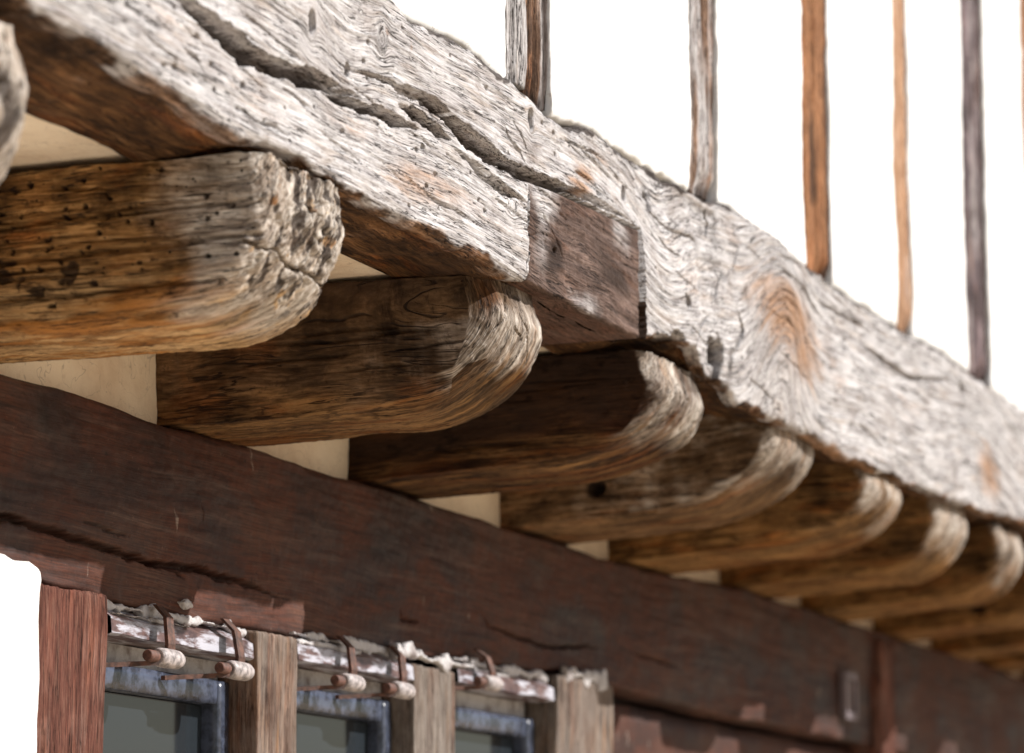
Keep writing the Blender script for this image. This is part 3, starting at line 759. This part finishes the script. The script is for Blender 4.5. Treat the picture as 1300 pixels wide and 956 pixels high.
# ------------------------------------------------------------------ lower wall beam (lintel)
def make_lintel():
    V, F = boxgrid(np.concatenate([lin(.6, 3.3, .02)[:-1], lin(3.3, 5.6, .0024)[:-1], lin(5.6, 9, .008)[:-1], lin(9, 11.5, .1)]), np.concatenate([lin(.448, .462, .007)[:-1], lin(.462, .60, .04)]), lin(0, 1, .0105))
    x, y, t = V.T.copy()
    zb = np.interp(x, [2.6, 3.45, 3.63, 3.9, 4.22, 4.75, 5.2, 6, 12], [2.036, 2.027, 2.018, 2.012, 2.02, 2.03, 2.045, 2.03, 2.02]) + .003 * fbm(x * 10, 0, 0, 4, 3)
    zt = 2.263 + .004 * fbm(x * 5, 0, 0, 2, 3) + .026 * sst(5.6, 6.4, x)
    z = zb + (zt - zb) * t
    gz = z + .012 * fbm(x * 2, z * 5, 0, 41, 3)
    d = .005 * fbm(x * 3, z * 8, 0, 42, 3) + .0010 * fbm(x * 10, gz * 110, 0, 43, 3) + .0009 * fbm(x * 60, z * 60, 0, 44, 3)
    def gr(pts, hw, dp, step=0.):
        nonlocal d
        P = pl(pts, .45); zz = z + .003 * fbm(x * 35, z * 35, 0, 99, 3)
        m = (x > P[:,0].min() - .1) & (x < P[:,0].max() + .1)
        r, p, s = polydist(x[m], zz[m], P); tp = np.minimum(1, 5 * np.minimum(p, 1 - p)) ** .6 if pts[0][0] > 0 else np.minimum(1, 4 * (1 - p))
        d[m] -= dp * tp * sst(1.2, .6, r / (hw * tp + 1e-6)); d[m] += .5 * -np.where(s > 0, 0, 1) * step * sst(.05, 0, r) * tp * -1
    gr([(-60,637),(0,655),(40,668),(80,680),(130,697),(190,715),(240,720),(300,738),(330,748),(355,758),(378,764)], .0048, .022, .003)
    gr([(190,712),(215,722),(232,735)], .0030, .012)
    gr([(100,662),(140,675),(160,680)], .0018, .008)
    gr([(508,772),(510,787),(532,789)], .0024, .010)
    gr([(605,768),(612,785),(620,797),(660,810),(700,822),(740,820),(765,822)], .0030, .012, .003)
    gr([(800,828),(830,838),(860,846)], .0030, .010)
    gr([(255,635),(258,665)], .0016, .004)
    e = np.minimum(z - zb, zt - z); r = .010 + .005 * fbm(x * 12, 0, 0, 45, 2)
    d -= r * (1 - np.sqrt(np.clip(1 - np.clip(1 - e / r, 0, 1) ** 2, 0, 1)))
    ft = sst(.47, .448, y)
    o = npmesh('lower_wall_beam', np.stack([x, y - d * ft, z], 1), F, M_LINTEL, grain=np.stack([x, gz, y], 1))
    tag(o, 'dark red-brown painted timber beam with a long crack, set in the lower wall beneath the joists', 'beam')
make_lintel()

# cream plaster wall between joists and the soffit
def rough_panel(name, lo, hi, st, mat, parent=None, amp=.003, seed=1, r=.006, front=-1, edge=.0):
    V, F = boxgrid(lin(lo[0], hi[0], st), lin(lo[1], hi[1], max(st, (hi[1]-lo[1]) / 3)), lin(lo[2], hi[2], st))
    V = roundbox(V, lo, hi, (r, min(r, (hi[1]-lo[1]) / 2.01), r))
    n = normals(V, F); x, y, z = V.T
    d = amp * fbm(x * 7, y * 7, z * 7, seed, 4) + amp * .35 * fbm(x * 45, y * 45, z * 45, seed + 5, 3)
    if edge:
        m = np.maximum(np.abs(n[:, 0]), np.abs(n[:, 2])); d += m * edge * fbm(x * 55, y * 5, z * 55, seed + 9, 3)
    return npmesh(name, V + n * d[:, None], F, mat, parent)

infill = rough_panel('plaster_infill', (.6, .492, 2.235), (11.5, .60, 2.60), .012, M_CREAM, amp=.003, seed=5)
tag(infill, 'cream plastered wall strip showing in triangles between the joists above the dark red beam', 'wall')
sof = rough_panel('soffit', (.6, .163, 2.444), (11.5, .53, 2.50), .012, M_CREAM, amp=.002, seed=6)
tag(sof, 'cream plastered soffit under the overhang, seen behind the grey beam above the first joists', 'ceiling')

# ------------------------------------------------------------------ upper wall: backing, plaster panels, studs
def box(name, lo, hi, mat, parent=None):
    V, F = boxgrid([lo[0], hi[0]], [lo[1], hi[1]], [lo[2], hi[2]])
    return npmesh(name, V, F, mat, parent, smooth=False)

ZU = 4.4
STUDS = [  # x left, x right, material, wobble, bleach, warm, dark, tone label
 (3.872, 4.030, M_STUD_G, .004, .62, .30, .10, 'nearest stud, grey-white and brown with deep vertical cracks, left of the others', .0025),
 (4.622, 4.752, M_STUD_G, .005, .78, .12, .30, 'rough grey-white stud with dark rot spots along its left edge', .003),
 (5.220, 5.372, M_STUD_O, .007, .0, .35, .05, 'bright orange-brown stud with a darker right edge', .004),
 (5.805, 5.905, M_STUD_T, .008, .05, .10, .0, 'thin pale tan stud, slimmest of the row', .004),
 (6.330, 6.520, M_STUD_P, .010, .12, .12, .05, 'wide purple-grey stud with a small knot near mid height', .006),
 (6.87, 7.035, M_STUD_O, .008, .10, .50, .3, 'reddish stud just cut by the right edge of the photo', .008),
]
uw = empty('upper_wall', (5.5, .05, 2.70))
tag(uw, 'bright white limewashed upper wall standing on the grey beam, between the thin studs', 'wall')
box('backing', (.6, .062, 2.69), (12, .20, ZU), M_BACK, uw)
edges = [.6] + [v for s in STUDS for v in (s[0], s[1])] + [12.0]
def wobx(xe, z, w_, sd_):          # shared wavy outline of stud and plaster
    return xe + w_ * fbm(0 * z + sd_, z * 3.0, 0, 500, 3) + w_ * .42 * fbm(0 * z + sd_, z * 24.0, 0, 501, 3)
for k in range(0, len(edges), 2):
    a, b = edges[k], edges[k+1]
    st = .006 if a < 5 else .012
    xs = lin(a, b, max(st, (b - a) / 120)); V, F = boxgrid(xs, lin(.012, .058, .023), lin(0, 1, st / 1.7))
    x, y, t = V.T.copy()
    zlo = np.interp(x, *zip(*[(q, float(top_c(q))) for q in np.linspace(.6, 12, 340)])) + .003 + .004 * fbm(x * 30, 0, 0, 700, 3) - .004 * (y > .03)
    z = zlo + (ZU - zlo) * t
    wl = STUDS[k//2 - 1] if k else None; wr = STUDS[k//2] if k//2 < len(STUDS) else None
    f = (x - a) / (b - a)
    xl = wobx(a, z, wl[3], a * 7) if wl else a; xr = wobx(b, z, wr[3], b * 7) if wr else b
    gap = .0025
    xx = (xl + gap * bool(wl)) * (1 - f) + (xr - gap * bool(wr)) * f
    xx = xx + .0015 * fbm(x * 50, z * 50, 0, 701, 3) * (np.minimum(f, 1 - f) < .02)
    e = np.minimum.reduce([xx - xl, xr - xx, z - zlo]); r = .006
    d = .0025 * fbm(x * 6, z * 6, 0, 702, 4) + .0008 * fbm(x * 40, z * 40, 0, 703, 3) - r * (1 - np.sqrt(np.clip(1 - np.clip(1 - e / r, 0, 1) ** 2, 0, 1)))
    npmesh('plaster_panel', np.stack([xx, y - d * (y < .02), z], 1), F, M_WHITE, uw)

for i, (a, b, mt, wb, bl, wm, dk, lab, st) in enumerate(STUDS):
    V, F = boxgrid(lin(0, 1, st / (b - a)), lin(0, 1, .34), lin(0, 1, st * 1.5 / 1.7))
    u, v, t = V.T.copy()
    zb = float(top_c((a + b) / 2)) + .004; 
    slope = (float(top_c(b)) - float(top_c(a))) 
    z0 = zb + slope * (u - .5) + .004 * fbm(u * 8, v, 0, 800 + i, 2)
    z = z0 + (ZU - z0) * t
    xl = wobx(a, z, wb, a * 7); xr = wobx(b, z, wb, b * 7); x = xl + (xr - xl) * u
    yf = .016 if i else .013
    cr = np.zeros_like(x)
    # weathered channels running up the stud
    prof = fbm(u * 9 + i * 5, z * .8, 0, 820 + i, 3)
    d = .0035 * prof * (1.8 if i < 2 else 1.3) + .0012 * fbm(x * 160, z * 8, 0, 830 + i, 3) + .001 * fbm(x * 50, z * 50, 0, 831, 2)
    if i == 0:
        d -= .012 * sst(.035, .015, np.abs(u - .18 - .02 * fbm(0 * z, z * 6, 0, 1, 2))) * sst(2.95, 2.78, z) * 1.0
        d += .006 * sst(.45, .3, u) - .004 * sst(.50, .42, np.abs(u - .62) + .3)
        d -= .003 * sst(.03, .012, np.abs(u - .83 - .02 * fbm(0 * z, z * 5, 3, 1, 2)))
    rot = sst(.045, .0, z - z0) * sst(0, .6, u + .3 * fbm(u * 5, 0, 0, 840 + i, 2))
    d -= (.012 if i else .004) * rot
    y = yf + (.061 - yf) * v - d * (v < .01)
    wear_shade = np.zeros((len(x), 3))
    n1 = fbm(x * 30, z * 4, 0, 850 + i, 3)  # D paints the plaster edge's shadow along the right side, besides rot and cracks
    if i == 0: B = .95 * sst(.40, .30, u + .03 * n1) + .55 * sst(.70, .80, u + .04 * n1); W = .35 * sst(.22, .14, np.abs(u - .55)); D = 1.1 * sst(.84, .90, u) + .8 * rot + .5 * sst(.03, .01, np.abs(u - .62 - .03 * n1))
    elif i == 1: B = .52 + .6 * n1; W = .5 * sst(.1, .6, n1); D = .8 * sst(.92, .97, u) + .8 * sst(.30, .12, u + .12 * n1) * sst(-.2, .4, fbm(u * 2, z * 9, 0, 861, 3)) + .8 * rot
    else: B = bl + .3 * n1; W = wm + .2 * n1; D = dk + .6 * sst(.72, .92, u + .05 * n1) * (i in (2, 4, 5)) + .8 * sst(.90, .96, u) + .7 * rot
    if i == 4: D = D + .9 * np.exp(-(((x - a) / (b - a) - .2) / .12) ** 2 - ((z - float(at(1232, 170, .02)[2])) / .012) ** 2)
    if i == 2: D = D + .8 * sst(.2, .06, np.abs(u - .45 - .1 * n1)) * sst(.14, .04, np.abs(z - float(at(1035, 205, .02)[2])))
    wear_shade[:, 0] = np.clip(B, 0, 1); wear_shade[:, 1] = np.clip(W, 0, 1); wear_shade[:, 2] = np.clip(D, 0, 1)
    o = npmesh('stud', np.stack([x, y, z], 1), F, mt, grain=np.stack([z, x + .004 * fbm(z * 3, x * 9, 0, 870 + i, 2), y], 1), wear_shade=wear_shade)
    tag(o, lab, 'stud', 'studs in the white upper wall')

# ------------------------------------------------------------------ lower wall: plaster, posts, window
def post(name, a, b, yf, z0, z1, mt, lab, shear=0., B=.2, W=.2, D=.1, st=.0035, seed=0, yb=.60):
    V, F = boxgrid(lin(a, b, st), lin(yf, yb, .02), lin(z0, z1, st * 1.6))
    V = roundbox(V, (a, yf, z0), (b, yb, z1), (.005, .005, .004))
    n = normals(V, F); x, y, z = V.T
    d = .0016 * fbm(x * 120, y * 120, z * 7, seed, 3) + .002 * fbm(x * 10, y * 10, z * 5, seed + 1, 2)
    P = V + n * d[:, None]; P[:, 0] += shear * (z1 - z) + .003 * fbm(0 * z, z * 7, 0, seed + 2, 2)
    n1 = fbm(x * 40, y * 9, z * 4, seed + 3, 3)
    wear_shade = np.stack([np.clip(B + .3 * n1, 0, 1), np.clip(W + .3 * n1, 0, 1), np.clip(D - .3 * n1, 0, 1)], 1)
    o = npmesh(name, P, F, mt, grain=np.stack([z, x, y], 1), wear_shade=wear_shade)
    tag(o, lab, 'post')
    return o
post('wall_post', 3.452, 3.622, .437, 0.0, 2.022, M_POST, 'red-brown grainy vertical post beside the bright white wall at lower left', .0, .22, .35, .1, .0032, 40)

# white plaster left of the post (rounded upper corner)
V, F = boxgrid(np.concatenate([lin(.6, 3.2, .05)[:-1], lin(3.2, 3.449, .006)]), lin(.425, .60, .03), lin(0, 1, .004))
x, y, t = V.T.copy()
ztop = 2.043 - .022 * sst(3.425, 3.449, x) ** 2 + .004 * fbm(x * 25, 0, 0, 3, 3); z = ztop * t
e = np.minimum(3.449 - x, ztop - z); r = .012
d = .003 * fbm(x * 8, z * 8, 0, 4, 4) - r * (1 - np.sqrt(np.clip(1 - np.clip(1 - e / r, 0, 1) ** 2, 0, 1)))
o = npmesh('lower_wall', np.stack([x + .003 * fbm(x * 9, z * 14, 0, 8, 3) * (x > 3.3) - .004 * (x > 3.3), y - d * (y < .43), z], 1), F, M_WHITE)
tag(o, 'sunlit white plaster wall at the lower left, ending at the red-brown post', 'wall')

# rest of the lower wall, beyond and below the windows
lw = rough_panel('boarded_wall', (5.44, .49, .0), (11.5, .60, 2.02), .03, M_LINTEL, amp=.004, seed=60)
tag(lw, 'dark red-brown boarded wall under the beam at lower right, deep in shade', 'wall')
sl = rough_panel('lower_wall', (3.63, .46, .0), (5.43, .60, 1.15), .03, M_WHITE, amp=.004, seed=61)
tag(sl, 'white plaster wall beneath the sills of the three windows', 'wall')

post('window_mullion', 4.030, 4.160, .430, 1.15, 2.014, M_POST_G, 'brown-grey upright between the two windows, its face in sun below the dark beam', 0, .45, .2, .0, .003, 50)
post('window_jamb', 4.572, 4.738, .436, 1.15, 2.012, M_POST_G, 'grey weathered upright with white mortar on top, right of the second window', 0, .8, .05, .05, .003, 55)
post('wall_post', 5.16, 5.43, .432, 1.15, 2.040, M_POST_G, 'pinkish upright patched with pale mortar under the crack of the dark beam', 0, .7, .25, .0, .004, 57)
post('wall_post', 7.16, 7.27, .425, 0.0, 2.262, M_POST, 'far slim brown post crossing the dark beam near the lower right corner', 0, .3, .5, .0, .01, 59)

def smear(x0, x1, zc, h, y0, parent, seed, name='mortar_smear', st=.0022):
    V, F = boxgrid(lin(x0, x1, st), lin(0, 1, .5), lin(0, 1, st / h))
    x, v, t = V.T.copy()
    up = zc + h * (.5 + .45 * fbm(x * 38, 0, 0, seed, 4)); dn = zc - h * (.5 + .5 * fbm(x * 30, 5, 0, seed + 1, 4))
    z = dn + (up - dn) * t
    gapm = sst(-.35, .15, fbm(x * 16, 0, 0, seed + 4, 3)); z = zc + (z - zc) * (.15 + .85 * gapm) + .0012 * fbm(x * 220, z * 220, 0, seed + 8, 3)
    th = .0028 * np.sin(np.pi * np.clip(t, 0.02, .98)) ** .5 * (1 + .7 * fbm(x * 60, z * 90, 0, seed + 2, 3)) 
    y = y0 + .010 - (.010 + np.clip(th, 0, .02)) * (1 - v)
    return npmesh(name, np.stack([x, y, z], 1), F, M_MORTAR, parent)

def window(x0, x1, zt, lab, seed):
    w_ = empty('window', ((x0 + x1) / 2, .46, 1.15)); tag(w_, lab, 'window', 'windows under the dark beam')
    # head: bevelled rail with a sloping upper face
    ys = [.452, .436, .436, .52, .52]
    prof = [(.466, 0.0), (.436, -.020), (.434, -.040), (.440, -.042), (.53, -.042), (.53, 0.0)]
    xs = lin(x0, x1, .01); n = len(prof); V = []; F = []
    for i, xx in enumerate(xs):
        for (yy, zz) in prof: V.append((xx, yy, zt + zz + .001 * math.sin(xx * 40)))
    for i in range(len(xs) - 1):
        for j in range(n):
            a = i * n + j; b = i * n + (j + 1) % n
            F.append((a, a + n, b + n, b))
    V2, F2 = np.array(V), np.array(F)
    head = npmesh('window_head', V2, F2[:, ::-1], M_HEAD2, w_, smooth=False)
    smear(x0 + .004, x1 - .004, zt - .003, .012, .447, head, seed)
    smear(x0 + .01, x0 + (x1 - x0) * .55, zt - .014, .007, .441, head, seed + 7)
    # frame and two sashes
    def bar(nm, lo, hi, mt, par):
        V, F = boxgrid(lin(lo[0], hi[0], .01), lin(lo[1], hi[1], .01), lin(lo[2], hi[2], .01))
        V = roundbox(V, lo, hi, (.003, .003, .003)); return npmesh(nm, V, F, mt, par)
    zc = zt - .043
    box('lining', (x0, .488, zc - .026), (x1, .53, zc), M_MORTAR, w_)
    sa = empty('sash', (0, 0, 0)); sa.parent = w_
    zs = zc - .026
    bar('top_rail', (x0 + .002, .470, zs - .034), (x1 - .002, .51, zs - .001), M_BLUE, sa)
    bar('stile', (x0 + .002, .468, 1.16), (x0 + .036, .512, zs - .002), M_BLUE, sa)
    bar('stile', (x1 - .036, .468, 1.16), (x1 - .002, .512, zs - .002), M_BLUE, sa)
    bar('bottom_rail', (x0 + .037, .470, 1.152), (x1 - .037, .51, 1.20), M_BLUE, sa)
    box('pane', (x0 + .037, .492, 1.2), (x1 - .037, .498, zs - .035), M_GLASS, sa)
window(3.628, 4.026, 2.016, 'left window with a blue-grey glossy frame under the dark beam, right of the red-brown post', 300)
window(4.165, 4.568, 2.026, 'second window, mostly in shade, between the sunlit mullion and the grey jamb', 320)
window(4.742, 5.155, 2.036, 'third window, dark and blurred, right of the grey jamb', 340)
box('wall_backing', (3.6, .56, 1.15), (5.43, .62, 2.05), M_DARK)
tag(bpy.data.objects['wall_backing'], 'dark room behind the window glass', 'wall')
sm = smear(4.50, 4.80, 2.022, .030, .434, None, 360, 'mortar_patch'); tag(sm, 'lumpy white mortar patch smeared over the top of the grey jamb', 'mortar')
sm = smear(5.20, 5.40, 2.045, .024, .432, None, 366, 'mortar_patch'); tag(sm, 'pale pinkish mortar patch on the dark beam edge at lower centre', 'mortar')
sm = smear(3.83, 3.862, 2.033, .012, .444, None, 370, 'mortar_patch'); tag(sm, 'small white plaster splash on the dark beam above the left window', 'mortar')

# iron straps with rollers
def strap_set(xa, za, xb, zb, yo, lab):
    r = empty('roller_bracket', (xa, .44, za)); tag(r, lab, 'bracket', 'iron roller brackets above the windows')
    # strap: bent flat bar from the beam down and outwards
    pts = [np.array((xa, .438, za)), np.array((xa + (xb - xa) * .35, yo + .008, za - (za - zb) * .3)), np.array((xb, yo, zb + .006)), np.array((xb + .006, yo + .004, zb - .022))]
    hw, th = .0095, .0025
    V = []; F = []
    for p in pts:
        for (u, v) in ((-hw, -th), (hw, -th), (hw, th), (-hw, th)): V.append(p + np.array((u, v, 0)))
    for i in range(len(pts) - 1):
        for j in range(4):
            a = i*4 + j; b = i*4 + (j+1) % 4; F.append((a, b, b+4, a+4))
    F += [(3, 2, 1, 0), (12, 13, 14, 15)]
    npmesh('strap', np.array(V), np.array(F), M_IRON, r, smooth=False)
    def cyl(nm, c, rad, x0, x1, mt, par, seg=28, bulge=0.):
        xs = np.linspace(x0, x1, 9); rr = [rad * (1 - .16 * (abs(t) > .95)) * (1 + bulge * (1 - t * t)) for t in np.linspace(-1, 1, 9)]
        V = []; F = []
        for xx, q in zip(xs, rr):
            for k in range(seg): an = 2 * math.pi * k / seg; V.append((xx, c[0] + q * math.cos(an), c[1] + q * math.sin(an)))
        for i in range(8):
            for k in range(seg):
                a = i*seg + k; b = i*seg + (k+1) % seg; F.append((a, a+seg, b+seg, b))
        V.append((xs[0], *c)); V.append((xs[-1], *c)); A, B = len(V) - 2, len(V) - 1
        for k in range(seg):
            F.append((A, k, (k+1) % seg, A)); F.append((B, 8*seg + (k+1) % seg, 8*seg + k, B))
        # quads degenerate to triangles: build through from_pydata
        me = bpy.data.meshes.new(nm); org = parent_origin(par)
        me.from_pydata([tuple(np.array(v) - org) for v in V], [], [tuple(dict.fromkeys(f)) for f in F]); me.update()
        me.materials.append(mt)
        for p in me.polygons: p.use_smooth = len(p.vertices) == 4
        o = bpy.data.objects.new(nm, me); col.objects.link(o); o.parent = par
        return o
    c = (yo + .002, zb - .012)
    ro = cyl('roller', c, .0115, xb - .032, xb + .028, M_ROLL, r, bulge=.08)
    cyl('pin', c, .0075, xb - .058, xb - .0325, M_PIN, ro)
    # thin arm from the roller back to the wall
    p0 = np.array((xb - .035, yo, zb - .020)); p1 = np.array((xb - .115, .465, zb - .028)); V = []; 
    for p in (p0, p1):
        for (u, v) in ((-.003, -.003), (.003, -.003), (.003, .003), (-.003, .003)): V.append(p + np.array((0, u, v)))
    F = [(0,1,5,4),(1,2,6,5),(2,3,7,6),(3,0,4,7),(3,2,1,0),(4,5,6,7)]
    npmesh('arm', np.array(V), np.array(F), M_IRON, r, smooth=False)
BR = [((200,768),(216,824),'rusty iron strap holding a white roller, leftmost, beside the red-brown post'),
      ((285,786),(305,840),'rusty iron strap with roller just left of the sunlit mullion'),
      ((432,808),(448,856),'iron strap with roller over the shaded second window'),
      ((497,820),(512,866),'iron strap with roller close to the lumpy mortar on the grey jamb'),
      ((604,824),(625,858),'dark blurred roller bracket right of the grey jamb')]
for (a, b, lab) in BR:
    p = at(*a, .438); q = at(*b, .412); strap_set(p[0], p[2], q[0], q[2], .412, lab)

# small pale box frame on the far wall
bx = empty('wall_box', tuple(at(1082, 858, .42)))
tag(bx, 'small blurred pale lavender square fitting on the far dark beam, beside the slim post', 'wall fitting')
c = at(1082, 884, .43)
M_FIT = simple('dull_lavender_fitting', (0.20, 0.16, 0.175), 0.7)
for nm, lo, hi in (('frame', (-.045,0,-.05), (-.030,.015,.05)), ('frame', (.030,0,-.05), (.045,.015,.05)), ('frame', (-.0295,0,.035), (.0295,.015,.05)), ('frame', (-.0295,0,-.05), (.0295,.015,-.035))):
    box(nm, tuple(c + np.array(lo)), tuple(c + np.array(hi)), M_FIT, bx)
box('back_plate', tuple(c + np.array((-.029,.006,-.034))), tuple(c + np.array((.029,.015,.034))), M_HEAD, bx)
